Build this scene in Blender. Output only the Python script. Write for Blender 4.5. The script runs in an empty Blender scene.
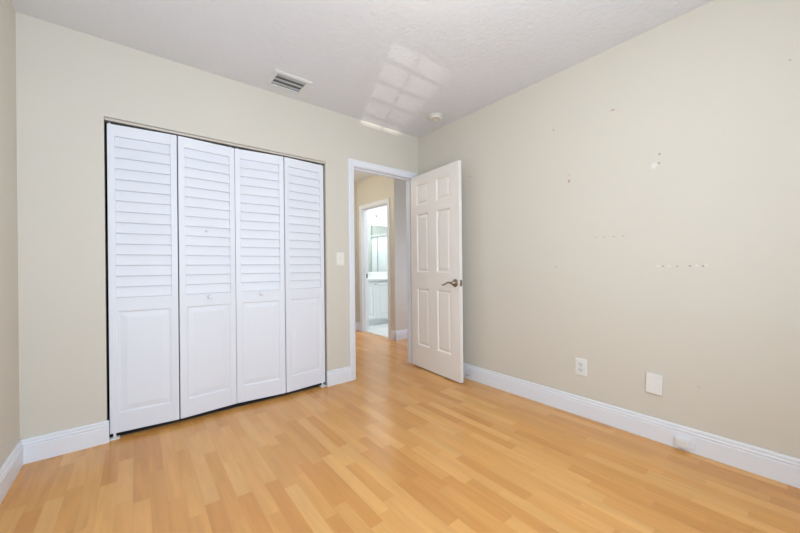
import bpy, bmesh, math, random
from mathutils import Vector, Matrix
S = bpy.context.scene
COL = S.collection
random.seed(7)

# ------------------------------------------------------------------ camera
F_PX, YAW, ROLL, EYE = 330.81, 0.6734, -0.0101, 1.0457
fw = Vector((math.sin(YAW), math.cos(YAW), 0)); r0 = Vector((math.cos(YAW), -math.sin(YAW), 0)); u0 = Vector((0, 0, 1))
c_, s_ = math.cos(ROLL), math.sin(ROLL)
rr = c_*r0 + s_*u0; uu = -s_*r0 + c_*u0
cam_data = bpy.data.cameras.new('camera'); cam = bpy.data.objects.new('camera', cam_data); COL.objects.link(cam)
cam_data.sensor_width = 36.0; cam_data.lens = 36.0*F_PX/800.0; cam_data.clip_start = 0.02
M = Matrix.Identity(4)
for i in range(3):
    M[i][0], M[i][1], M[i][2] = rr[i], uu[i], -fw[i]
M[2][3] = EYE
cam.matrix_world = M
S.camera = cam

# ------------------------------------------------------------------ world, light, exposure
W = bpy.data.worlds.new('sky'); S.world = W; W.use_nodes = True
W.node_tree.nodes['Background'].inputs[0].default_value = (0.75, 0.87, 1.0, 1)
W.node_tree.nodes['Background'].inputs[1].default_value = 1.0
S.view_settings.view_transform = 'Standard'; S.view_settings.look = 'None'
S.view_settings.gamma = 1.0; S.view_settings.use_curve_mapping = False
S.view_settings.exposure = 0.04

def area(name, loc, direction, sx, sy, power, color):
    d = bpy.data.lights.new(name, 'AREA'); d.shape = 'RECTANGLE'; d.size = sx; d.size_y = sy
    d.energy = power; d.color = color
    o = bpy.data.objects.new(name, d); COL.objects.link(o); o.location = loc
    o.rotation_euler = Vector(direction).to_track_quat('-Z', 'Z').to_euler()
    return o
# daylight coming in through the rear window (behind the camera)
area('window_daylight', (0.42, -0.60, 1.35), (0, 1, 0), 1.6, 1.5, 45, (0.62, 0.80, 1.0))
area('window_ground_bounce', (0.42, -0.595, 1.35), (0, 1, 0.7), 1.6, 1.5, 18, (0.62, 0.80, 1.0))
area('passage_daylight', (4.27, 3.24, 0.95), (-1, 0, 0), 0.7, 1.1, 24, (0.58, 0.71, 1.0))
# low sun thrown back up through the blind by something shiny outside
sp = bpy.data.lights.new('sun_glint', 'SPOT'); sp.energy = 2200; sp.color = (1.0, 0.98, 0.95); sp.shadow_soft_size = 0.007
sp.spot_size = math.radians(4.6); sp.spot_blend = 0.6
so = bpy.data.objects.new('sun_glint', sp); COL.objects.link(so); so.location = (-2.0, -6.65, 0.91)
so.rotation_euler = (Vector((0.47, -0.65, 2.00)) - so.location).to_track_quat('-Z', 'Y').to_euler()
# unseen overhead fill light, added to brighten the bathroom
area('bathroom_fill', (3.9, 4.5, 2.40), (0, 0, -1), 0.9, 0.9, 27, (0.96, 0.98, 1.0))

# ------------------------------------------------------------------ helpers
def srgb(r, g, b):
    f = lambda c: (c/255/12.92) if c/255 <= 0.04045 else ((c/255+0.055)/1.055)**2.4
    return (f(r), f(g), f(b), 1)

def box(bm, x0, x1, y0, y1, z0, z1, mat=None):
    m = Matrix.Translation(((x0+x1)/2, (y0+y1)/2, (z0+z1)/2)) @ Matrix.Diagonal((x1-x0, y1-y0, z1-z0, 1))
    if mat is not None: m = mat @ m
    return bmesh.ops.create_cube(bm, size=1, matrix=m)['verts']

def bbox(bm, x0, x1, y0, y1, z0, z1, bev=0.002, seg=2, mat=None):
    """a box with its own small bevel"""
    t = bmesh.new(); box(t, x0, x1, y0, y1, z0, z1)
    bmesh.ops.bevel(t, geom=t.edges[:], offset=bev, segments=seg, affect='EDGES', profile=0.5)
    merge(bm, t, mat)

def merge(bm, t, mat=None):
    if mat is not None: bmesh.ops.transform(t, matrix=mat, verts=t.verts[:])
    vm = {v: bm.verts.new(v.co) for v in t.verts}
    for f in t.faces:
        try:
            n = bm.faces.new([vm[v] for v in f.verts]); n.smooth = f.smooth
        except ValueError: pass
    t.free()

def prism(bm, pts, origin, u, v, w, length):
    """2-D outline pts (in u, v) pushed along w"""
    o, u, v, w = Vector(origin), Vector(u), Vector(v), Vector(w)
    a = [bm.verts.new(o + u*p[0] + v*p[1]) for p in pts]
    b = [bm.verts.new(o + u*p[0] + v*p[1] + w*length) for p in pts]
    n = len(pts)
    bm.faces.new(a[::-1]); bm.faces.new(b)
    for i in range(n):
        bm.faces.new((a[i], a[(i+1) % n], b[(i+1) % n], b[i]))

def lathe(bm, prof, mat=None, seg=32, smooth=True):
    """revolve (radius, z) about local z"""
    t = bmesh.new(); rings = []
    for r, z in prof:
        if r < 1e-6: rings.append([t.verts.new((0, 0, z))])
        else: rings.append([t.verts.new((r*math.cos(2*math.pi*k/seg), r*math.sin(2*math.pi*k/seg), z)) for k in range(seg)])
    for a, b in zip(rings, rings[1:]):
        for k in range(seg):
            k2 = (k+1) % seg
            if len(a) == 1 and len(b) == 1: continue
            if len(a) == 1: f = t.faces.new((a[0], b[k], b[k2]))
            elif len(b) == 1: f = t.faces.new((a[k], a[k2], b[0]))
            else: f = t.faces.new((a[k], a[k2], b[k2], b[k]))
            f.smooth = smooth
    if len(rings[0]) > 1: t.faces.new(rings[0])
    if len(rings[-1]) > 1: t.faces.new(rings[-1])
    bmesh.ops.recalc_face_normals(t, faces=t.faces[:])
    merge(bm, t, mat)

def tube(bm, pts, radii, seg=12):
    pts = [Vector(p) for p in pts]; rings = []
    n = len(pts); up = Vector((0, 0, 1))
    for i, p in enumerate(pts):
        d = (pts[min(i+1, n-1)] - pts[max(i-1, 0)]).normalized()
        a = d.cross(up)
        if a.length < 1e-3: a = d.cross(Vector((1, 0, 0)))
        a.normalize(); b = a.cross(d).normalized()
        r = radii[i] if isinstance(radii, (list, tuple)) else radii
        rx, ry = r if isinstance(r, tuple) else (r, r)
        rings.append([bm.verts.new(p + a*rx*math.cos(2*math.pi*k/seg) + b*ry*math.sin(2*math.pi*k/seg)) for k in range(seg)])
    fs = []
    for a, b in zip(rings, rings[1:]):
        for k in range(seg):
            f = bm.faces.new((a[k], a[(k+1) % seg], b[(k+1) % seg], b[k])); f.smooth = True; fs.append(f)
    fs += [bm.faces.new(rings[0][::-1]), bm.faces.new(rings[-1])]
    bmesh.ops.recalc_face_normals(bm, faces=fs)

def nested(bm, x0, x1, z0, z1, steps, sign=1):
    """raised-panel surface: nested rectangles, steps = [(inset, y)], facing -y for sign 1"""
    rings = []
    for ins, y in steps:
        rings.append([bm.verts.new(p) for p in ((x0+ins, y, z0+ins), (x1-ins, y, z0+ins), (x1-ins, y, z1-ins), (x0+ins, y, z1-ins))])
    for a, b in zip(rings, rings[1:]):
        for k in range(4):
            q = (a[k], a[(k+1) % 4], b[(k+1) % 4], b[k]); bm.faces.new(q if sign > 0 else q[::-1])
    bm.faces.new(rings[-1] if sign > 0 else rings[-1][::-1])

def obj(name, bm, mat, parent=None, loc=None):
    me = bpy.data.meshes.new(name)
    bmesh.ops.recalc_face_normals(bm, faces=bm.faces[:])
    bm.to_mesh(me); bm.free(); me.materials.append(mat)
    o = bpy.data.objects.new(name, me); COL.objects.link(o)
    if parent: o.parent = parent
    if loc: o.location = loc
    return o

def empty(name, loc, rotz=0):
    o = bpy.data.objects.new(name, None); COL.objects.link(o); o.location = loc; o.rotation_euler = (0, 0, rotz)
    o.empty_display_size = 0.05
    return o

def tag(o, label, cat, group=None, kind=None):
    o['label'] = label; o['category'] = cat
    if group: o['group'] = group
    if kind: o['kind'] = kind
    return o

def struct(name, bm, mat, label, cat):
    return tag(obj(name, bm, mat), label, cat, None, 'structure')

# ------------------------------------------------------------------ materials
class NT:
    def __init__(s, name):
        s.m = bpy.data.materials.new(name); s.m.use_nodes = True; s.t = s.m.node_tree
        s.b = s.t.nodes['Principled BSDF']; s.out = s.t.nodes['Material Output']
    def n(s, typ, **kw):
        x = s.t.nodes.new(typ)
        for k, v in kw.items():
            if k == 'ins':
                for i, val in v.items():
                    if hasattr(val, 'is_linked') or isinstance(val, bpy.types.NodeSocket): s.t.links.new(val, x.inputs[i])
                    else: x.inputs[i].default_value = val
            else: setattr(x, k, v)
        return x
    def math(s, op, a, b=None, c=None):
        ins = {0: a}
        if b is not None: ins[1] = b
        if c is not None: ins[2] = c
        return s.n('ShaderNodeMath', operation=op, ins=ins).outputs[0]
    def link(s, a, b): s.t.links.new(a, b)
    def mix(s, fac, a, b):
        x = s.n('ShaderNodeMix', data_type='RGBA')
        for sock, val in ((x.inputs[0], fac), (x.inputs[6], a), (x.inputs[7], b)):
            if isinstance(val, bpy.types.NodeSocket): s.link(val, sock)
            else: sock.default_value = val
        return x.outputs[2]
    def pos(s): return s.n('ShaderNodeNewGeometry').outputs['Position']

def paint(name, col, rough=0.5, bump=0.0, scale=200.0, spec=0.5, var=0.0):
    k = NT(name); k.b.inputs['Roughness'].default_value = rough
    k.b.inputs['Specular IOR Level'].default_value = spec
    noise = k.n('ShaderNodeTexNoise', ins={'Vector': k.pos(), 'Scale': 2.3, 'Detail': 3.0})
    if var:
        dark = tuple(c*(1-var) for c in col[:3]) + (1,)
        k.link(k.mix(noise.outputs[0], dark, col), k.b.inputs['Base Color'])
    else: k.b.inputs['Base Color'].default_value = col
    if bump:
        n2 = k.n('ShaderNodeTexNoise', ins={'Vector': k.pos(), 'Scale': scale, 'Detail': 3.0, 'Roughness': 0.55})
        bp = k.n('ShaderNodeBump', ins={'Strength': bump, 'Distance': 0.004, 'Height': n2.outputs[0]})
        k.link(bp.outputs[0], k.b.inputs['Normal'])
    return k

WALL_COL = (0.708, 0.660, 0.575, 1)
M_WALL = paint('beige_wall_paint', WALL_COL, 0.55, 0.10, 90, 0.3, 0.02).m
M_CEIL = paint('white_textured_ceiling', srgb(231, 231, 234), 0.8, 0.9, 38, 0.2).m
M_WHITE = paint('white_trim_paint', srgb(236, 238, 244), 0.38, 0, 1, 0.45).m
M_BIFOLD = paint('white_closet_door_paint', srgb(234, 236, 243), 0.45, 0.03, 300, 0.4).m
M_DOOR = paint('off_white_door_paint', srgb(243, 237, 231), 0.38, 0.04, 260, 0.45).m
M_PLATE = paint('white_plastic', srgb(236, 235, 232), 0.35).m
M_IVORY = paint('almond_plastic', srgb(238, 234, 224), 0.4).m
M_DET = paint('aged_white_plastic', srgb(224, 219, 209), 0.5).m
M_DARK = paint('dark_slot', srgb(110, 110, 110), 0.6).m
M_CLOSET = paint('closet_shade_dark', srgb(70, 66, 62), 0.8).m  # closet shade put into the colour of its floor and walls
M_BATH = paint('bathroom_wall_paint', srgb(232, 236, 232), 0.5).m
M_CAB = paint('white_cabinet_paint', srgb(232, 236, 238), 0.35).m
M_STONE = paint('white_countertop', srgb(222, 225, 226), 0.3).m
M_VENT = paint('white_vent_metal', srgb(226, 225, 223), 0.6).m
M_DUCT = paint('grey_duct_interior', srgb(120, 123, 126), 0.6).m
M_SLAT = paint('vent_blade_metal', srgb(190, 193, 196), 0.4).m
M_TRACK = paint('beige_track_metal', srgb(205, 196, 186), 0.45).m
M_RUBBER = paint('grey_rubber', srgb(165, 160, 155), 0.7).m

def metal(name, col, rough):
    k = NT(name); k.b.inputs['Metallic'].default_value = 1; k.b.inputs['Base Color'].default_value = col
    k.b.inputs['Roughness'].default_value = rough; return k.m
M_NICKEL = metal('satin_nickel', srgb(150, 140, 126), 0.28)
M_CHROME = metal('chrome', srgb(205, 210, 212), 0.15)
M_STEEL = metal('zinc_steel', srgb(200, 200, 200), 0.35)
M_MIRROR = metal('mirror_silver', srgb(238, 244, 242), 0.02)

def emit(name, col, strength):
    k = NT(name); k.b.inputs['Base Color'].default_value = col
    k.b.inputs['Emission Color'].default_value = col; k.b.inputs['Emission Strength'].default_value = strength
    return k.m
M_BULB = emit('lit_frosted_glass', (1.0, 0.97, 0.92, 1), 2.0)

def glass(name, col, rough, tr=0.75):
    k = NT(name); k.b.inputs['Base Color'].default_value = col; k.b.inputs['Transmission Weight'].default_value = tr
    k.b.inputs['Roughness'].default_value = rough; k.b.inputs['IOR'].default_value = 1.3; return k.m
M_FROST = glass('frosted_shower_glass', srgb(242, 247, 252), 0.4, 0.25)
def clear_glass():
    k = NT('window_glass'); t = k.n('ShaderNodeBsdfTransparent'); g = k.n('ShaderNodeBsdfGlossy', ins={'Roughness': 0.02})
    lw = k.n('ShaderNodeFresnel', ins={0: 1.45}); mx = k.n('ShaderNodeMixShader', ins={0: lw.outputs[0]})
    k.link(t.outputs[0], mx.inputs[1]); k.link(g.outputs[0], mx.inputs[2]); k.link(mx.outputs[0], k.out.inputs[0]); return k.m
M_PANE = clear_glass()

# right wall: same paint, with nail holes, wall anchors and filler patches left by things once hung on it
def right_wall_mat():
    k = paint('beige_wall_paint_with_nail_holes', WALL_COL, 0.55, 0.10, 90, 0.3, 0.02)
    base = k.b.inputs['Base Color'].links[0].from_socket
    sep = k.n('ShaderNodeSeparateXYZ', ins={0: k.pos()})
    wob = k.n('ShaderNodeTexNoise', ins={'Vector': k.pos(), 'Scale': 70.0, 'Detail': 2.0}).outputs[0]
    pink, grey, white, dark = srgb(190, 135, 118), srgb(150, 146, 138), srgb(240, 238, 234), srgb(70, 66, 60)
    marks = [(0.805, 2.039, .016, .008, pink), (1.191, 2.037, .009, .007, pink), (1.079, 1.682, .008, .008, grey), (1.083, 1.640, .011, .014, pink),
             (0.590, 1.628, .018, .026, white), (0.564, 1.690, .007, .007, dark), (0.566, 1.638, .007, .007, dark),
             (0.915, 1.229, .007, .005, grey), (0.862, 1.226, .006, .006, grey), (0.806, 1.225, .007, .006, grey), (0.752, 1.224, .008, .006, grey),
             (1.182, 1.030, .008, .006, grey), (1.97, 1.868, .008, .008, dark),
             (0.575, 1.034, .013, .007, white), (0.552, 1.032, .006, .006, dark), (0.525, 1.033, .010, .007, white), (0.488, 1.031, .006, .006, dark),
             (0.432, 1.032, .006, .006, dark), (0.404, 1.035, .012, .008, white), (0.378, 1.032, .006, .006, dark), (0.365, 1.036, .010, .006, white),
             (0.066, 1.996, .006, .006, grey), (0.40, 0.37, .006, .004, grey)]
    col = base
    for (y, z, ry, rz, c) in marks:
        dy = k.math('DIVIDE', k.math('SUBTRACT', sep.outputs[1], y), ry)
        dz = k.math('DIVIDE', k.math('SUBTRACT', sep.outputs[2], z), rz)
        d = k.math('SQRT', k.math('ADD', k.math('MULTIPLY', dy, dy), k.math('MULTIPLY', dz, dz)))
        d = k.math('ADD', d, k.math('MULTIPLY', wob, 0.6))
        fac = k.n('ShaderNodeMapRange', ins={0: d, 1: 0.7, 2: 1.3, 3: 0.8 if c is pink else 0.55, 4: 0.0}).outputs[0]
        col = k.mix(fac, col, c)
    k.link(col, k.b.inputs['Base Color'])
    return k.m
M_WALL_R = right_wall_mat()

# beech three-strip laminate, strips run along y
def floor_mat():
    k = NT('beech_strip_laminate')
    sep = k.n('ShaderNodeSeparateXYZ', ins={0: k.pos()}); X, Y = sep.outputs[0], sep.outputs[1]
    u = k.math('DIVIDE', k.math('SUBTRACT', X, 0.105), 0.062)
    i = k.math('FLOOR', u)
    w1 = k.n('ShaderNodeTexWhiteNoise', noise_dimensions='1D', ins={'W': i}).outputs[0]
    # block length differs from strip to strip
    ln = k.math('MULTIPLY_ADD', k.n('ShaderNodeTexWhiteNoise', noise_dimensions='1D', ins={'W': k.math('ADD', i, 37.3)}).outputs[0], 0.24, 0.32)
    v = k.math('ADD', k.math('DIVIDE', Y, ln), k.math('MULTIPLY', w1, 13.0))
    j = k.math('FLOOR', v)
    comb = k.n('ShaderNodeCombineXYZ', ins={0: i, 1: j, 2: 3.7})
    wn = k.n('ShaderNodeTexWhiteNoise', noise_dimensions='3D', ins={'Vector': comb.outputs[0]})
    rnd = wn.outputs[0]
    ramp = k.n('ShaderNodeValToRGB', ins={0: rnd})
    els = ramp.color_ramp.elements
    cols = [(0.0, srgb(208, 145, 78)), (0.25, srgb(215, 153, 84)), (0.6, srgb(221, 161, 91)), (1.0, srgb(229, 173, 105))]
    els[0].position, els[0].color = cols[0]; els[1].position, els[1].color = cols[-1]
    for p, c in cols[1:-1]:
        e = els.new(p); e.color = c
    # grain, stretched along the strip and shifted per block
    off = k.n('ShaderNodeVectorMath', operation='SCALE', ins={0: wn.outputs[1], 'Scale': 9.0}).outputs[0]
    pv = k.n('ShaderNodeVectorMath', operation='ADD', ins={0: k.pos(), 1: off}).outputs[0]
    mp = k.n('ShaderNodeMapping', ins={0: pv, 3: (1.0, 0.075, 1.0)})
    g1 = k.n('ShaderNodeTexNoise', ins={'Vector': mp.outputs[0], 'Scale': 55.0, 'Detail': 4.0, 'Roughness': 0.55, 'Distortion': 0.5}).outputs[0]
    wv = k.n('ShaderNodeTexWave', wave_type='RINGS', ins={'Vector': mp.outputs[0], 'Scale': 9.0, 'Distortion': 5.0, 'Detail': 2.0, 'Detail Scale': 1.4}).outputs[1]
    g3 = k.n('ShaderNodeTexNoise', ins={'Vector': mp.outputs[0], 'Scale': 20.0, 'Detail': 3.0, 'Distortion': 1.2}).outputs[0]
    g = k.math('MULTIPLY_ADD', g1, 0.20, k.math('MULTIPLY_ADD', wv, 0.06, k.math('MULTIPLY', g3, 0.30)))
    mul = k.math('ADD', g, 0.71)
    cc = k.n('ShaderNodeVectorMath', operation='SCALE', ins={0: ramp.outputs[0], 'Scale': mul}).outputs[0]
    # fine joints
    fu = k.math('FRACT', u); eu = k.math('MINIMUM', fu, k.math('SUBTRACT', 1.0, fu))
    fv = k.math('FRACT', v); ev = k.math('MULTIPLY', k.math('MINIMUM', fv, k.math('SUBTRACT', 1.0, fv)), k.math('DIVIDE', ln, 0.062))
    e = k.math('MINIMUM', eu, ev)
    jf = k.n('ShaderNodeMapRange', ins={0: e, 1: 0.008, 2: 0.03, 3: 0.14, 4: 0.0}).outputs[0]
    k.link(k.mix(jf, cc, srgb(150, 98, 52)), k.b.inputs['Base Color'])
    k.b.inputs['Roughness'].default_value = 0.27
    k.b.inputs['Specular IOR Level'].default_value = 0.5
    rn = k.n('ShaderNodeMapRange', ins={0: g1, 1: 0.3, 2: 0.7, 3: 0.18, 4: 0.24}).outputs[0]
    k.link(rn, k.b.inputs['Roughness'])
    return k.m
M_FLOOR = floor_mat()

def tile_mat():
    k = NT('white_floor_tile')
    br = k.n('ShaderNodeTexBrick', offset=0.0, ins={'Vector': k.pos(), 'Color1': srgb(230, 233, 234), 'Color2': srgb(224, 228, 230), 'Mortar': srgb(196, 198, 198),
             'Scale': 1.0, 'Mortar Size': 0.004, 'Brick Width': 0.31, 'Row Height': 0.31})
    k.link(br.outputs[0], k.b.inputs['Base Color']); k.b.inputs['Roughness'].default_value = 0.25
    return k.m
M_TILE = tile_mat()

# ------------------------------------------------------------------ room shell
XR, XL, D, H = 2.4058, -0.4978, 2.6784, 2.44
YB = -0.62                       # rear wall, behind the camera
T = 0.11
DH = D + T                       # hall face of the back wall
CL, CR, CT = -0.146, 1.310, 1.974   # closet opening
OL, OR_, OT = 1.595, 2.322, 1.984     # room door opening inside the jambs
JB = 0.018                       # jamb board
BX, HY = 2.862, 3.705            # bathroom wall face, hall cross wall face
BD0, BD1 = 3.872, 4.568          # bathroom door opening
HE = 4.725                       # hall end wall
VY = 4.89                        # vanity front
BY = 5.42                        # bathroom mirror wall

bm = bmesh.new()
box(bm, XL-T, BX+0.03, YB-T, HE+T, -0.06, 0); box(bm, BX+0.03, 4.4, YB-T, HY+T, -0.06, 0)
struct('floor', bm, M_FLOOR, 'glossy light beech strip laminate floor of the room and hall', 'floor')
bm = bmesh.new(); box(bm, BX+0.03, 5.2, HY+T, BY+T, -0.06, 0.0)
struct('floor.001', bm, M_TILE, 'white tile floor of the bathroom beyond the hall', 'floor')
bm = bmesh.new(); box(bm, CL+0.001, CR-0.001, D+0.040, DH, 0.0, 0.004); box(bm, -0.36, 1.46, DH, DH+0.55, 0.0, 0.004)  # darkened sheet gives the black gap below the doors
struct('floor.002', bm, M_CLOSET, 'closet floor coloured dark for the thin line of shade under the louvered doors', 'floor')
bm = bmesh.new(); box(bm, XL-T, 5.2, YB-T, BY+T, H, H+0.08)
struct('ceiling', bm, M_CEIL, 'white ceiling with knockdown texture', 'ceiling')
bm = bmesh.new(); box(bm, XL-T, XL, YB-T, D+T, 0, H)
struct('wall_left', bm, M_WALL, 'plain beige wall at the far left edge', 'wall')
bm = bmesh.new(); box(bm, XR, XR+T, YB-T, D, 0, H)
struct('wall_right', bm, M_WALL_R, 'long beige wall on the right with nail holes and filler spots', 'wall')
bm = bmesh.new()
box(bm, XL, CL, D, DH, 0, H); box(bm, CL, CR, D, DH, CT, H); box(bm, CR, OL-JB, D, DH, 0, H)
box(bm, OL-JB, OR_+JB, D, DH, OT+JB, H); box(bm, OR_+JB, 4.4, D, DH, 0, H)
struct('wall_back', bm, M_WALL, 'beige wall holding the louvered closet and the open doorway', 'wall')
# rear wall with a wide window, behind the camera
WX0, WX1, WZ0, WZ1 = -0.40, 1.24, 0.58, 2.12
bm = bmesh.new()
box(bm, XL, WX0, YB-T, YB, 0, H); box(bm, WX1, XR, YB-T, YB, 0, H); box(bm, WX0, WX1, YB-T, YB, 0, WZ0); box(bm, WX0, WX1, YB-T, YB, WZ1, H)
struct('wall_rear', bm, M_WALL, 'beige window wall behind the viewpoint', 'wall')
# closet interior, walls coloured dark to give its shade
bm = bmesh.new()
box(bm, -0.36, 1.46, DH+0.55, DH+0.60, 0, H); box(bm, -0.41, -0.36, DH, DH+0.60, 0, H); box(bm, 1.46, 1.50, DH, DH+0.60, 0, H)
struct('wall_closet', bm, M_CLOSET, 'inside walls of the closet, coloured dark for the shade behind the louvered doors', 'wall')
# hall
bm = bmesh.new(); box(bm, 1.50, BX, HE, HE+T, 0, H)
struct('wall_hall_end', bm, M_WALL, 'narrow tan wall at the far end of the hall, left of the bathroom doorway', 'wall')
bm = bmesh.new(); box(bm, 1.40, 1.50, DH+0.60, HE+T, 0, H)
struct('wall_hall_left', bm, M_WALL, 'hall wall behind the closet, hidden past the doorway', 'wall')
bm = bmesh.new()
box(bm, BX, BX+T, HY, BD0-JB, 0, H); box(bm, BX, BX+T, BD0-JB, BD1+JB, OT+JB, H); box(bm, BX, BX+T, BD1+JB, BY+T, 0, H)
struct('wall_hall_bathroom', bm, M_WALL, 'tan hall wall around the bathroom doorway, seen through the open door', 'wall')
bm = bmesh.new(); box(bm, BX+T, 4.4, HY, HY+T, 0, H)
struct('wall_hall_right', bm, M_WALL, 'pale hall wall strip right of the bathroom doorway, beside the open door', 'wall')
bm = bmesh.new(); box(bm, 4.3, 4.4, DH, HY, 0, H)
struct('wall_hall_far', bm, M_WALL, 'end wall of the side passage of the hall, out of sight', 'wall')
# bathroom
bm = bmesh.new()
box(bm, BX+T, 5.2, BY, BY+T, 0, H); box(bm, 5.1, 5.2, HY+T, BY, 0, H); box(bm, BX+T, 5.1, HY+T, HY+T+0.01, 0, H)
box(bm, BX+T, BX+T+0.004, HY+T+0.01, BD0-0.06, 0, H); box(bm, BX+T, BX+T+0.004, BD1+0.06, BY, 0, H)
struct('wall_bathroom', bm, M_BATH, 'bright white bathroom walls seen through the far doorway', 'wall')

# ------------------------------------------------------------------ baseboards
BASE = [(0, 0), (0.0150, 0), (0.0150, 0.092), (0.0125, 0.0945), (0.0125, 0.099), (0.0145, 0.1015), (0.0145, 0.107), (0.0095, 0.111), (0.0095, 0.1145),
        (0.0110, 0.117), (0.0105, 0.126), (0.0075, 0.131), (0, 0.131)]
def base_run(bm, p0, p1, n):
    p0, p1 = Vector(p0 + (0,)), Vector(p1 + (0,)); d = (p1-p0)
    prism(bm, BASE, p0, Vector(n + (0,)), (0, 0, 1), d.normalized(), d.length)
def baseboard(name, runs, label):
    bm = bmesh.new()
    for r in runs: base_run(bm, *r)
    return struct(name, bm, M_WHITE, label, 'baseboard')
baseboard('baseboard_left', [((XL, YB), (XL, D), (1, 0))], 'white baseboard along the left wall')
baseboard('baseboard_back_left', [((XL, D), (CL+0.011, D), (0, -1))], 'short white baseboard between left corner and closet')
baseboard('baseboard_back', [((CR-0.008, D), (OL-0.058, D), (0, -1))], 'short white baseboard between closet and doorway')
baseboard('baseboard_right', [((XR, YB), (XR, D), (-1, 0))], 'long white baseboard along the right wall')
baseboard('baseboard_hall_end', [((1.5, HE), (BX, HE), (0, -1))], 'white baseboard at the far end of the hall')
baseboard('baseboard_hall', [((BX, HY-0.015), (BX, BD0-0.06), (-1, 0)), ((BX, BD1+0.06), (BX, HE), (-1, 0)), ((BX-0.015, HY), (4.3, HY), (0, -1))],
          'white baseboard wrapping the hall corner beside the bathroom doorway')
baseboard('baseboard_hall_near', [((1.5, DH), (OL-0.06, DH), (0, 1)), ((OR_+0.06, DH), (4.3, DH), (0, 1))], 'hall side baseboard behind the back wall, out of sight')

# ------------------------------------------------------------------ door frames (casing + jambs)
CAS = [(0, 0), (0.058, 0), (0.058, 0.015), (0.050, 0.018), (0.040, 0.0165), (0.020, 0.0125), (0.012, 0.0125), (0.006, 0.010), (0, 0.008)]   # from the opening outwards
def frame(name, a0, a1, top, plane, depth, axis, sides, label, stop_at):
    """a doorway along x (axis 'x', wall faces plane..plane+depth in y) or along y"""
    bm = bmesh.new()
    def P(a, d, z): return (a, d, z) if axis == 'x' else (d, a, z)
    ax = Vector((1, 0, 0)) if axis == 'x' else Vector((0, 1, 0)); dd = Vector((0, 1, 0)) if axis == 'x' else Vector((1, 0, 0)); zz = Vector((0, 0, 1))
    def bx(a0_, a1_, d0, d1, z0, z1):
        if axis == 'x': box(bm, a0_, a1_, d0, d1, z0, z1)
        else: box(bm, d0, d1, a0_, a1_, z0, z1)
    # jambs and head
    bx(a0-JB, a0, plane, plane+depth, 0, top+JB); bx(a1, a1+JB, plane, plane+depth, 0, top+JB); bx(a0, a1, plane, plane+depth, top, top+JB)
    # door stops
    s0, s1 = plane+stop_at, plane+stop_at+0.035
    bx(a0, a0+0.011, s0, s1, 0, top); bx(a1-0.011, a1, s0, s1, 0, top); bx(a0+0.011, a1-0.011, s0, s1, top-0.011, top)
    for side in sides:
        pl = plane if side < 0 else plane+depth; out = dd*side
        r = 0.004
        # mitred casing: outline swept over left, top, right
        path = [(a0-r, 0), (a0-r, top+r), (a1+r, top+r), (a1+r, 0)]
        nrm = [(-1, 0), (-1, 1), (1, 1), (1, 0)]
        rings = []
        for (a, z), (na, nz) in zip(path, nrm):
            rings.append([bm.verts.new(ax*(a+na*u) + zz*(z+nz*u) + dd*pl + out*v) for u, v in CAS])
        k = len(CAS)
        for A, B in zip(rings, rings[1:]):
            for q in range(k): bm.faces.new((A[q], A[(q+1) % k], B[(q+1) % k], B[q]))
        bm.faces.new(rings[0]); bm.faces.new(rings[-1][::-1])
    return struct(name, bm, M_WHITE, label, 'door frame')
fr1 = frame('trim_1', OL, OR_, OT, D, T, 'x', (-1, 1), 'white casing around the open room doorway', 0.040)
bm = bmesh.new(); box(bm, OL-0.0005, OL+0.0012, D+0.008, D+0.034, 0.865, 0.925)
obj('strike_plate', bm, M_NICKEL, fr1)
fr2 = frame('trim_2', BD0, BD1, OT-0.012, BX, T, 'y', (-1, 1), 'white casing around the bathroom doorway across the hall', 0.036)
bm = bmesh.new(); bbox(bm, BX+0.074, BX+0.100, BD1-0.003, BD1+0.0005, 0.865, 0.935, 0.001, 1)
sp = obj('strike_plate', bm, metal('dark_bronze', srgb(70, 62, 56), 0.4), fr2); sp['label'] = 'dark metal strike plate on the bathroom jamb'
bm = bmesh.new(); box(bm, BX+0.005, BX+0.06, BD0, BD1, -0.002, 0.004)
obj('threshold', bm, M_TRACK, fr2)

# window behind the camera: frame, muntins, glass
bm = bmesh.new()
y0, y1 = YB-T, YB-0.02
box(bm, WX0, WX0+0.05, y0, y1, WZ0, WZ1); box(bm, WX1-0.05, WX1, y0, y1, WZ0, WZ1); box(bm, WX0, WX1, y0, y1, WZ0, WZ0+0.05); box(bm, WX0, WX1, y0, y1, WZ1-0.05, WZ1)
for m0, m1 in ((0.150, 0.335), (0.755, 0.835)): box(bm, m0, m1, y0, y1, WZ0, WZ1)
box(bm, WX0-0.03, WX1+0.03, YB-0.02, YB+0.02, WZ0-0.03, WZ0)
win = struct('window_1', bm, M_WHITE, 'wide white framed window behind the viewpoint', 'window')
bm = bmesh.new(); box(bm, WX0+0.05, WX1-0.05, y0+0.03, y0+0.036, WZ0+0.05, WZ1-0.05)
obj('pane', bm, M_PANE, win)
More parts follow.
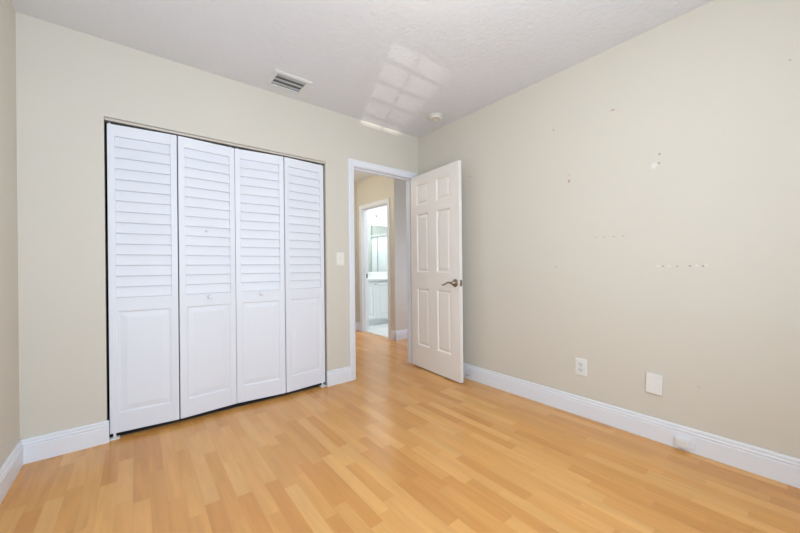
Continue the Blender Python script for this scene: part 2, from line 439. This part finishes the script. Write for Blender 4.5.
# open slat blind hanging in the window recess
bl = empty('window_blind', (0.42, YB-0.028, WZ1)); tag(bl, 'white slatted blind in the window behind the viewpoint, out of sight', 'blind')
bm = bmesh.new(); box(bm, -0.80, 0.80, -0.024, 0.024, -0.095, -0.002); obj('headrail', bm, M_WHITE, bl)
bm = bmesh.new()
for k in range(46):
    z = -0.122 - k*0.030; prism(bm, [(-0.011, -0.001), (0.011, -0.001), (0.011, 0.001), (0, 0.002), (-0.011, 0.001)], (-0.79, 0, z), (0, 1, 0), (0, 0, 1), (1, 0, 0), 1.58)
obj('slats', bm, M_WHITE, bl)
bm = bmesh.new(); box(bm, -0.79, 0.79, 0.026, 0.028, -1.50, -0.246); obj('glint_blocker', bm, M_WHITE, bl)  # unseen panel added to keep the glint off the back wall
for x in (-0.5, 0.10, 0.6):
    bm = bmesh.new(); box(bm, x-0.010, x+0.010, -0.0155, -0.0145, -1.50, -0.09); obj('ladder_tape', bm, M_WHITE, bl)

# ------------------------------------------------------------------ six-panel room door, swung open
ang = math.atan2(-0.99577, -0.09192)                 # local +x runs from hinge to free edge
door_w, door_t, door_z0, door_z1 = 0.716, 0.034, 0.012, 1.978
bm = bmesh.new()
cols = [(0.098, 0.288), (0.408, 0.602)]
rows = [(0.236, 0.820), (0.985, 1.580), (1.672, 1.884)]
xs = [0, cols[0][0], cols[0][1], cols[1][0], cols[1][1], door_w]
# local frame: x along the leaf, y 0 = face towards the viewer, y = door_t back
for a, b in ((xs[0], xs[1]), (xs[2], xs[3]), (xs[4], xs[5])): box(bm, a, b, 0, door_t, door_z0, door_z1)
zs = [door_z0] + [z for r in rows for z in r] + [door_z1]
for c0, c1 in cols:
    for k in range(0, len(zs), 2): box(bm, c0, c1, 0, door_t, zs[k], zs[k+1])
    for z0, z1 in rows:
        nested(bm, c0, c1, z0, z1, [(0, 0), (0.003, 0.0015), (0.012, 0.0105), (0.018, 0.0115), (0.036, 0.0040), (0.039, 0.0035)])
        nested(bm, c0, c1, z0, z1, [(0, door_t), (0.003, door_t-0.0015), (0.012, door_t-0.0105), (0.018, door_t-0.0115), (0.036, door_t-0.0040), (0.039, door_t-0.0035)], -1)
dr = struct('door_1', bm, M_DOOR, 'white six panel door swung open against the right wall', 'door')
# world: local x -> dv, local y -> towards the right wall
dv = Vector((-0.078, -0.99695, 0)); nv = Vector((0.99695, -0.078, 0))
Md = Matrix.Identity(4)
for i in range(3): Md[i][0] = dv[i]; Md[i][1] = nv[i]
Md[0][3], Md[1][3] = 2.283, 2.665
dr.matrix_world = Md
def lever_set(side):
    yb = 0.0 if side < 0 else door_t
    rot = Matrix.Translation((0.660, yb, 0.893)) @ Matrix.Rotation(math.pi/2 if side < 0 else -math.pi/2, 4, 'X')
    bm = bmesh.new()
    lathe(bm, [(0.0, 0.0), (0.036, 0.0), (0.036, 0.003), (0.033, 0.008), (0.020, 0.012), (0.013, 0.014), (0.012, 0.040), (0.0, 0.042)], rot)
    h = obj('door_handle', bm, M_NICKEL, dr)
    bm = bmesh.new(); s = side
    pts = [(0.664, yb+s*0.045, 0.894), (0.645, yb+s*0.047, 0.896), (0.622, yb+s*0.050, 0.898), (0.598, yb+s*0.051, 0.891), (0.575, yb+s*0.051, 0.879), (0.557, yb+s*0.051, 0.873), (0.542, yb+s*0.050, 0.874), (0.528, yb+s*0.047, 0.878)]
    tube(bm, pts, [(0.008, 0.008), (0.0075, 0.008), (0.006, 0.007), (0.0055, 0.006), (0.0055, 0.006), (0.0055, 0.006), (0.005, 0.0055), (0.003, 0.003)])
    obj('lever', bm, M_NICKEL, h)
    return h
h1 = lever_set(-1); h1['label'] = 'satin nickel lever handle'
lever_set(1)
bm = bmesh.new(); bbox(bm, door_w-0.0005, door_w+0.0015, 0.004, 0.029, 0.865, 0.921, 0.0006, 1); box(bm, door_w, door_w+0.009, 0.011, 0.022, 0.885, 0.901)
lp = obj('latch_plate', bm, M_NICKEL, dr); lp['label'] = 'metal latch plate on the door edge'
for z in (0.22, 0.99, 1.76):
    bm = bmesh.new()
    lathe(bm, [(0, -0.045), (0.006, -0.045), (0.006, 0.045), (0, 0.045)], Matrix.Translation((-0.006, door_t+0.006, z)), 12)
    box(bm, -0.004, 0.001, 0.004, door_t+0.006, z-0.044, z+0.044)
    obj('hinge', bm, M_NICKEL, dr)

# ------------------------------------------------------------------ louvered bifold closet doors
PW, PT, PZ0, PZ1 = 0.3552, 0.030, 0.034, 1.942
STW = 0.036
M_GAP = M_BIFOLD
def build_panel(name, knob):
    bm = bmesh.new()
    bbox(bm, 0, STW, 0, PT, PZ0, PZ1, 0.0025); bbox(bm, PW-STW, PW, 0, PT, PZ0, PZ1, 0.0025)
    box(bm, STW-0.003, PW-STW+0.003, 0.001, PT-0.001, 1.872, PZ1-0.0005)      # top rail
    box(bm, STW-0.003, PW-STW+0.003, 0.001, PT-0.001, 0.790, 0.868)      # lock rail
    box(bm, STW-0.003, PW-STW+0.003, 0.001, PT-0.001, PZ0+0.0005, 0.150)      # bottom rail
    return bm
def build_slats():
    bm = bmesh.new(); n = 15; z0, p = 0.868, 0.0670
    for k in range(n):
        zb = z0 + k*p
        # slat outline in (y, z): lower edge forward, upper edge back
        o = [(0.0035, zb+0.004), (0.0055, zb+0.001), (0.010, zb+0.0005), (0.0265, zb+0.078), (0.024, zb+0.081), (0.0185, zb+0.079)]
        if k == n-1: o = [(y, min(z, 1.874)) for y, z in o]
        prism(bm, o, (STW-0.004, 0, 0), (0, 1, 0), (0, 0, 1), (1, 0, 0), PW-2*STW+0.008)
    return bm
def build_raised():
    bm = bmesh.new()
    st = [(0, 0.0012), (0.008, 0.0020), (0.013, 0.0068), (0.019, 0.0072), (0.050, 0.0028), (0.053, 0.0026)]
    nested(bm, STW-0.001, PW-STW+0.001, 0.148, 0.792, st)
    nested(bm, STW-0.001, PW-STW+0.001, 0.148, 0.792, [(i, PT-y) for i, y in st], -1)
    return bm
def build_knob():
    bm = bmesh.new()
    lathe(bm, [(0, 0), (0.007, 0), (0.006, 0.004), (0.006, 0.010), (0.012, 0.014), (0.0145, 0.019), (0.013, 0.024), (0.008, 0.0265), (0, 0.027)],
          Matrix.Translation((PW/2, 0.001, 0.845)) @ Matrix.Rotation(math.pi/2, 4, 'X'), 24)
    return bm
def panel(parent, loc, rz, knob):
    p = obj('door_panel', build_panel('p', knob), M_BIFOLD, parent, loc); p.rotation_euler = (0, 0, rz)
    obj('louver_slats', build_slats(), M_BIFOLD, p); obj('raised_panel', build_raised(), M_BIFOLD, p)
    if knob: obj('knob', build_knob(), M_BIFOLD, p)
    return p
BOW = 0.030
def bifold(x0, knob_left, label, bow, width):
    """two hinged panels; the hinge sits bow in front of the pivots; width = distance between pivot edges"""
    r = empty('bifold_door', (x0, D+0.020, 0)); tag(r, label, 'closet door', 'bifold closet doors', 'thing')
    a = math.asin(bow/PW)
    pa = panel(r, (0, 0, 0), -a, knob_left)
    hx = PW*math.cos(a)
    pb = panel(r, (width-hx, -bow, 0), a, not knob_left)
    return r, pa, pb
r1, p1a, p1b = bifold(-0.134, False, 'left pair of white louvered bifold closet doors, next to left corner', 0.032, 0.7150)
r2, p2a, p2b = bifold(0.5825, True, 'right pair of white louvered bifold closet doors, next to light switch', 0.032, 0.7150)
# filled mark on a slat of the second panel
bm = bmesh.new(); lathe(bm, [(0, 0), (0.013, 0), (0.011, 0.0012), (0, 0.0014)], Matrix.Translation((PW/2-0.008, 0.0095, 1.305)) @ Matrix.Rotation(math.radians(102), 4, 'X'), 16)
pl = obj('filler_patch', bm, paint('grey_filler', srgb(216, 217, 222), 0.7).m, p1b); pl['label'] = 'small grey filler mark on a slat'
# hinges, pivots and floor brackets
for root, inner, outer_right in ((r1, p1b, False), (r2, p2a, True)):
    bm = bmesh.new(); x = PW-0.05 if outer_right else -0.0
    bx0 = 0.667 if outer_right else -0.002
    bbox(bm, bx0, bx0+0.05, -0.016, 0.022, 0.0, 0.008, 0.001, 1); bbox(bm, bx0+0.018, bx0+0.032, 0.006, 0.022, 0.004, 0.036, 0.001, 1)
    b = obj('pivot_bracket', bm, M_PLATE, root); b['label'] = 'small metal floor pivot bracket'
for root, x in ((r1, 0.012), (r1, 0.690), (r2, 0.020), (r2, 0.690)):
    bm = bmesh.new(); lathe(bm, [(0, 0), (0.006, 0), (0.006, 0.0105), (0, 0.0105)], Matrix.Translation((x, 0.014, PZ1-0.001)), 12)
    obj('guide_pin', bm, M_PLATE, root)
# track under the head of the opening
bm = bmesh.new()
tz0, tz1 = 1.956, CT
box(bm, CL+0.002, CR-0.002, D+0.004, D+0.008, tz0, tz1); box(bm, CL+0.002, CR-0.002, D+0.004, D+0.059, tz1-0.003, tz1)
for a, b in ((D+0.008, D+0.018),): box(bm, CL+0.002, CR-0.002, a, b, tz0, tz0+0.002)
tag(obj('closet_track', bm, M_TRACK), 'slim beige metal track above the louvered closet doors', 'track')

# ------------------------------------------------------------------ wall plates
def plate_frame(loc, face):
    """Empty whose local -y points out of the wall"""
    return empty('plate', loc, {'back': 0, 'right': -math.pi/2}[face])
def make_plate(w, h, t=0.006):
    bm = bmesh.new(); tt = bmesh.new()
    pts = [(-w/2, 0), (w/2, 0)]
    nested(tt, -w/2, w/2, -h/2, h/2, [(0, 0), (0, -t*0.45), (0.006, -t), (0.008, -t)])
    tt.faces.new([v for v in tt.verts[:4]][::-1]); merge(bm, tt); return bm
# light switch
e = plate_frame((1.446, D, 1.120), 'back'); e.name = 'light_switch'
tag(e, 'ivory toggle light switch on the wall between closet and doorway', 'light switch')
bm = make_plate(0.076, 0.118); obj('cover_plate', bm, M_IVORY, e)
bm = bmesh.new(); bbox(bm, -0.005, 0.005, -0.008, -0.005, -0.012, 0.012, 0.0008, 1)
bbox(bm, -0.004, 0.004, -0.020, -0.005, 0.000, 0.009, 0.0015, 2, Matrix.Rotation(math.radians(-25), 4, 'X')); obj('toggle', bm, M_IVORY, e)
for z in (-0.03, 0.03):
    bm = bmesh.new(); lathe(bm, [(0, 0), (0.0035, 0), (0.003, 0.001), (0, 0.0012)], Matrix.Translation((0, -0.006, z)) @ Matrix.Rotation(math.pi/2, 4, 'X'), 12); obj('screw', bm, M_IVORY, e)
# duplex outlet
e = plate_frame((XR, 1.014, 0.337), 'right'); e.name = 'electrical_outlet'
tag(e, 'white duplex electrical outlet on the right wall, nearer the door', 'electrical outlet')
obj('cover_plate', make_plate(0.078, 0.118), M_PLATE, e)
for z in (-0.0195, 0.0195):
    bm = bmesh.new(); t = bmesh.new()
    lathe(t, [(0, 0), (0.0172, 0), (0.0165, 0.0018), (0, 0.0018)], None, 24, False)
    for v in t.verts: v.co.y = max(-0.0135, min(0.0135, v.co.y))
    merge(bm, t, Matrix.Translation((0, -0.0058, z)) @ Matrix.Rotation(math.pi/2, 4, 'X'))
    rc = obj('receptacle', bm, paint('receptacle_plastic', srgb(226, 226, 224), 0.4).m, e)
    bm = bmesh.new()
    box(bm, -0.0075, -0.0050, -0.0082, -0.0070, z-0.002, z+0.007); box(bm, 0.0050, 0.0075, -0.0082, -0.0070, z-0.001, z+0.006); box(bm, -0.0025, 0.0025, -0.0082, -0.0070, z-0.010, z-0.006)
    obj('slots', bm, M_DARK, rc)
bm = bmesh.new(); lathe(bm, [(0, 0), (0.0035, 0), (0.003, 0.001), (0, 0.0012)], Matrix.Translation((0, -0.006, 0)) @ Matrix.Rotation(math.pi/2, 4, 'X'), 12); obj('screw', bm, M_STEEL, e)
# blank plate, larger, standing slightly proud and crooked
e = plate_frame((XR, 0.598, 0.334), 'right'); e.name = 'blank_wall_plate'
tag(e, 'larger blank white cover plate on the right wall, right of the outlet', 'wall plate')
bm = bmesh.new(); bbox(bm, -0.040, 0.040, -0.014, 0.0, -0.058, 0.058, 0.002, 2, Matrix.Rotation(math.radians(2.0), 4, 'Y')); obj('cover_plate', bm, M_PLATE, e)
for z in (0.035,):
    bm = bmesh.new(); bbox(bm, -0.012, 0.012, -0.0152, -0.0135, z-0.003, z+0.003, 0.0006, 1); obj('cover_tab', bm, M_PLATE, e)
# surface jack on the baseboard
e = plate_frame((XR-0.0150, 0.468, 0.042), 'right'); e.name = 'phone_jack'
tag(e, 'small white phone jack box mounted on the right baseboard', 'phone jack')
bm = bmesh.new(); bbox(bm, -0.032, 0.030, -0.020, 0.0, -0.024, 0.024, 0.002, 2); obj('housing', bm, M_PLATE, e)
bm = bmesh.new(); bbox(bm, -0.026, 0.024, -0.022, -0.0195, -0.016, 0.018, 0.001, 1); obj('jack_cover', bm, M_PLATE, e)
bm = bmesh.new(); bbox(bm, 0.030, 0.055, -0.008, 0.0, -0.022, 0.022, 0.001, 1); obj('cable_plate', bm, M_WHITE, e)
# door stop on the baseboard
e = plate_frame((XR-0.0150, 1.982, 0.050), 'right'); e.name = 'door_stop'
tag(e, 'small metal door stop on the baseboard behind the open door', 'door stop')
R = Matrix.Rotation(math.pi/2, 4, 'X')
bm = bmesh.new(); lathe(bm, [(0, 0), (0.012, 0), (0.011, 0.004), (0.006, 0.008), (0.005, 0.030), (0, 0.030)], R, 16); obj('stem', bm, M_STEEL, e)
bm = bmesh.new(); lathe(bm, [(0, 0.028), (0.009, 0.028), (0.010, 0.032), (0.010, 0.038), (0.007, 0.042), (0, 0.042)], R, 16); obj('rubber_tip', bm, M_RUBBER, e)

# ------------------------------------------------------------------ ceiling fittings
e = empty('air_vent', (0.908, 2.462, H)); tag(e, 'white rectangular air vent with grey blades in the ceiling above the closet', 'air vent')
hx, hy = 0.140, 0.112; ix, iy = 0.106, 0.084
bm = bmesh.new()
def ring(bm, rects):
    rs = [[bm.verts.new(p) for p in ((-a, -b, z), (a, -b, z), (a, b, z), (-a, b, z))] for a, b, z in rects]
    for A, B in zip(rs, rs[1:] + rs[:1]):
        for k in range(4): bm.faces.new((A[k], A[(k+1) % 4], B[(k+1) % 4], B[k]))
ring(bm, [(hx, hy, 0), (hx, hy, -0.003), (hx-0.006, hy-0.006, -0.007), (ix+0.004, iy+0.004, -0.010), (ix, iy, -0.009), (ix, iy, 0)])
obj('vent_frame', bm, M_VENT, e)
bm = bmesh.new(); box(bm, -ix, ix, -iy, iy, -0.002, -0.0005); obj('duct_opening', bm, M_DUCT, e)
for k in range(3):
    bm = bmesh.new(); yc = -iy + 0.028 + k*0.056
    o = [(-0.025, -0.0100), (-0.017, -0.0098), (0.000, -0.0065), (0.016, -0.0030), (0.016, -0.002), (-0.001, -0.0052), (-0.018, -0.0085), (-0.025, -0.0088)]
    prism(bm, o, (-ix+0.001, yc, 0), (0, 1, 0), (0, 0, 1), (1, 0, 0), 2*ix-0.002)
    obj('blade', bm, M_SLAT, e)
e = empty('smoke_detector', (2.180, 2.185, H)); tag(e, 'round white smoke detector on the ceiling near the right wall', 'smoke detector')
bm = bmesh.new(); lathe(bm, [(0, 0), (0.066, 0), (0.066, -0.010), (0.062, -0.012), (0, -0.012)], None, 40); obj('mounting_base', bm, M_DET, e)
bm = bmesh.new(); lathe(bm, [(0, -0.012), (0.058, -0.012), (0.060, -0.018), (0.056, -0.030), (0.046, -0.036), (0.040, -0.036), (0.038, -0.033), (0.022, -0.034), (0, -0.035)], None, 40); obj('cover', bm, M_DET, e)
bm = bmesh.new(); lathe(bm, [(0, -0.034), (0.010, -0.034), (0.009, -0.038), (0, -0.0385)], Matrix.Translation((0.010, 0, 0)), 16); obj('test_button', bm, M_IVORY, e)

# room ceiling light (added unseen above the viewpoint for warmth) and hall ceiling light, both warm
def dome_light(loc, label, power, color):
    e = empty('ceiling_light', loc); tag(e, label, 'ceiling light')
    bm = bmesh.new(); lathe(bm, [(0, 0), (0.16, 0), (0.165, -0.012), (0.155, -0.025), (0, -0.025)], None, 40); obj('mounting_ring', bm, M_NICKEL, e)
    bm = bmesh.new(); lathe(bm, [(0.148, -0.025), (0.140, -0.055), (0.110, -0.085), (0.060, -0.102), (0, -0.107)], None, 40); obj('glass_dome', bm, M_BULB, e)
    d = bpy.data.lights.new('lamp', 'POINT'); d.energy = power; d.color = color; d.shadow_soft_size = 0.10
    o = bpy.data.objects.new('lamp', d); COL.objects.link(o); o.location = (loc[0], loc[1], loc[2]-0.24)
dome_light((0.80, 0.70, H), 'round frosted ceiling light added above the viewpoint for warm light, out of sight', 11, (1.0, 0.86, 0.62))
dome_light((1.78, 4.15, H), 'round frosted ceiling light in the hall, hidden by the door head', 10, (1.0, 0.95, 0.78))

# ------------------------------------------------------------------ bathroom
VX0, VX1 = BX+T+0.006, 4.20
e = empty('vanity_cabinet', (VX0, VY, 0)); tag(e, 'white two door vanity cabinet with small knobs in the bathroom', 'cabinet')
bm = bmesh.new(); vw = VX1-VX0; vd = BY-VY-0.002
box(bm, 0, vw, 0.022, vd, 0.10, 0.795); box(bm, 0, vw, 0.075, vd, 0, 0.10); obj('body', bm, M_CAB, e)
seam = 3.345-VX0
def vanity_door(x0, x1, kx):
    bm = bmesh.new(); z0, z1 = 0.115, 0.765
    s = 0.055
    box(bm, x0, x0+s, 0, 0.02, z0, z1); box(bm, x1-s, x1, 0, 0.02, z0, z1); box(bm, x0+s, x1-s, 0, 0.02, z0, z0+s); box(bm, x0+s, x1-s, 0, 0.02, z1-s, z1)
    nested(bm, x0+s, x1-s, z0+s, z1-s, [(0, 0.001), (0.006, 0.008), (0.02, 0.008), (0.04, 0.004)])
    d = obj('door', bm, M_CAB, e)
    bm = bmesh.new(); lathe(bm, [(0, 0), (0.006, 0), (0.006, 0.012), (0.013, 0.016), (0.015, 0.022), (0.010, 0.028), (0, 0.029)], Matrix.Translation((kx, 0, 0.738)) @ Matrix.Rotation(math.pi/2, 4, 'X'), 20)
    obj('knob', bm, M_CHROME, d)
vanity_door(0.004, seam-0.002, seam-0.03)
vanity_door(seam+0.002, 2*seam-0.004, seam+0.03)
vanity_door(2*seam, 3*seam-0.006, 3*seam-0.04)
e = empty('vanity_countertop', (VX0, VY, 0.795)); tag(e, 'white countertop with backsplash on the bathroom vanity', 'countertop')
bm = bmesh.new(); bbox(bm, 0, vw+0.01, -0.020, vd, 0, 0.042, 0.006, 2); obj('worktop', bm, M_STONE, e)
bm = bmesh.new(); bbox(bm, 0, vw+0.01, vd-0.020, vd, 0.041, 0.135, 0.003, 2); obj('backsplash', bm, M_STONE, e)
bm = bmesh.new(); bbox(bm, VX0+0.35, VX1+0.1, BY-0.008, BY-0.001, 0.95, 1.86, 0.002, 1)
tag(obj('vanity_mirror', bm, M_MIRROR), 'frameless mirror above the bathroom vanity', 'mirror')
# vanity light
e = empty('vanity_light', (3.70, BY, 2.02)); tag(e, 'lit frosted glass wall light above the bathroom mirror', 'wall light')
bm = bmesh.new(); bbox(bm, -0.24, 0.24, -0.025, -0.001, -0.045, 0.045, 0.004, 2); obj('back_plate', bm, M_CHROME, e)
for x in (-0.12, 0.12):
    bm = bmesh.new(); tube(bm, [(x, -0.02, 0), (x, -0.07, 0.0), (x, -0.10, -0.01)], 0.008); obj('arm', bm, M_CHROME, e)
    bm = bmesh.new(); lathe(bm, [(0, 0.0), (0.025, 0.0), (0.045, -0.03), (0.068, -0.075), (0.075, -0.11), (0.06, -0.12), (0, -0.12)], Matrix.Translation((x, -0.10, 0.035)), 24); obj('glass_shade', bm, M_BULB, e)
# shower enclosure, seen in the mirror
SX = 4.38
e = empty('shower_enclosure', (SX, 4.25, 0)); tag(e, 'frosted glass shower enclosure with grey metal rail in the bathroom mirror', 'shower enclosure')
bm = bmesh.new(); box(bm, -0.02, 0.02, -0.02, 0.02, 0, 2.08); obj('wall_post', bm, M_STEEL, e)
bm = bmesh.new(); box(bm, -0.025, 0.025, 0.02, BY-4.25-0.002, 1.74, 1.79); obj('top_rail', bm, M_STEEL, e)
bm = bmesh.new(); box(bm, -0.015, 0.015, 0.25, 0.28, 0.06, 1.74); obj('door_stile', bm, M_STEEL, e)
bm = bmesh.new(); box(bm, -0.004, 0.004, 0.02, BY-4.25-0.002, 0.10, 1.74); obj('glass_panel', bm, M_FROST, e)
bm = bmesh.new(); bbox(bm, -0.04, 5.1-SX-0.002, -0.03, BY-4.25-0.002, 0.0, 0.10, 0.006, 2); obj('tray', bm, M_STONE, e)
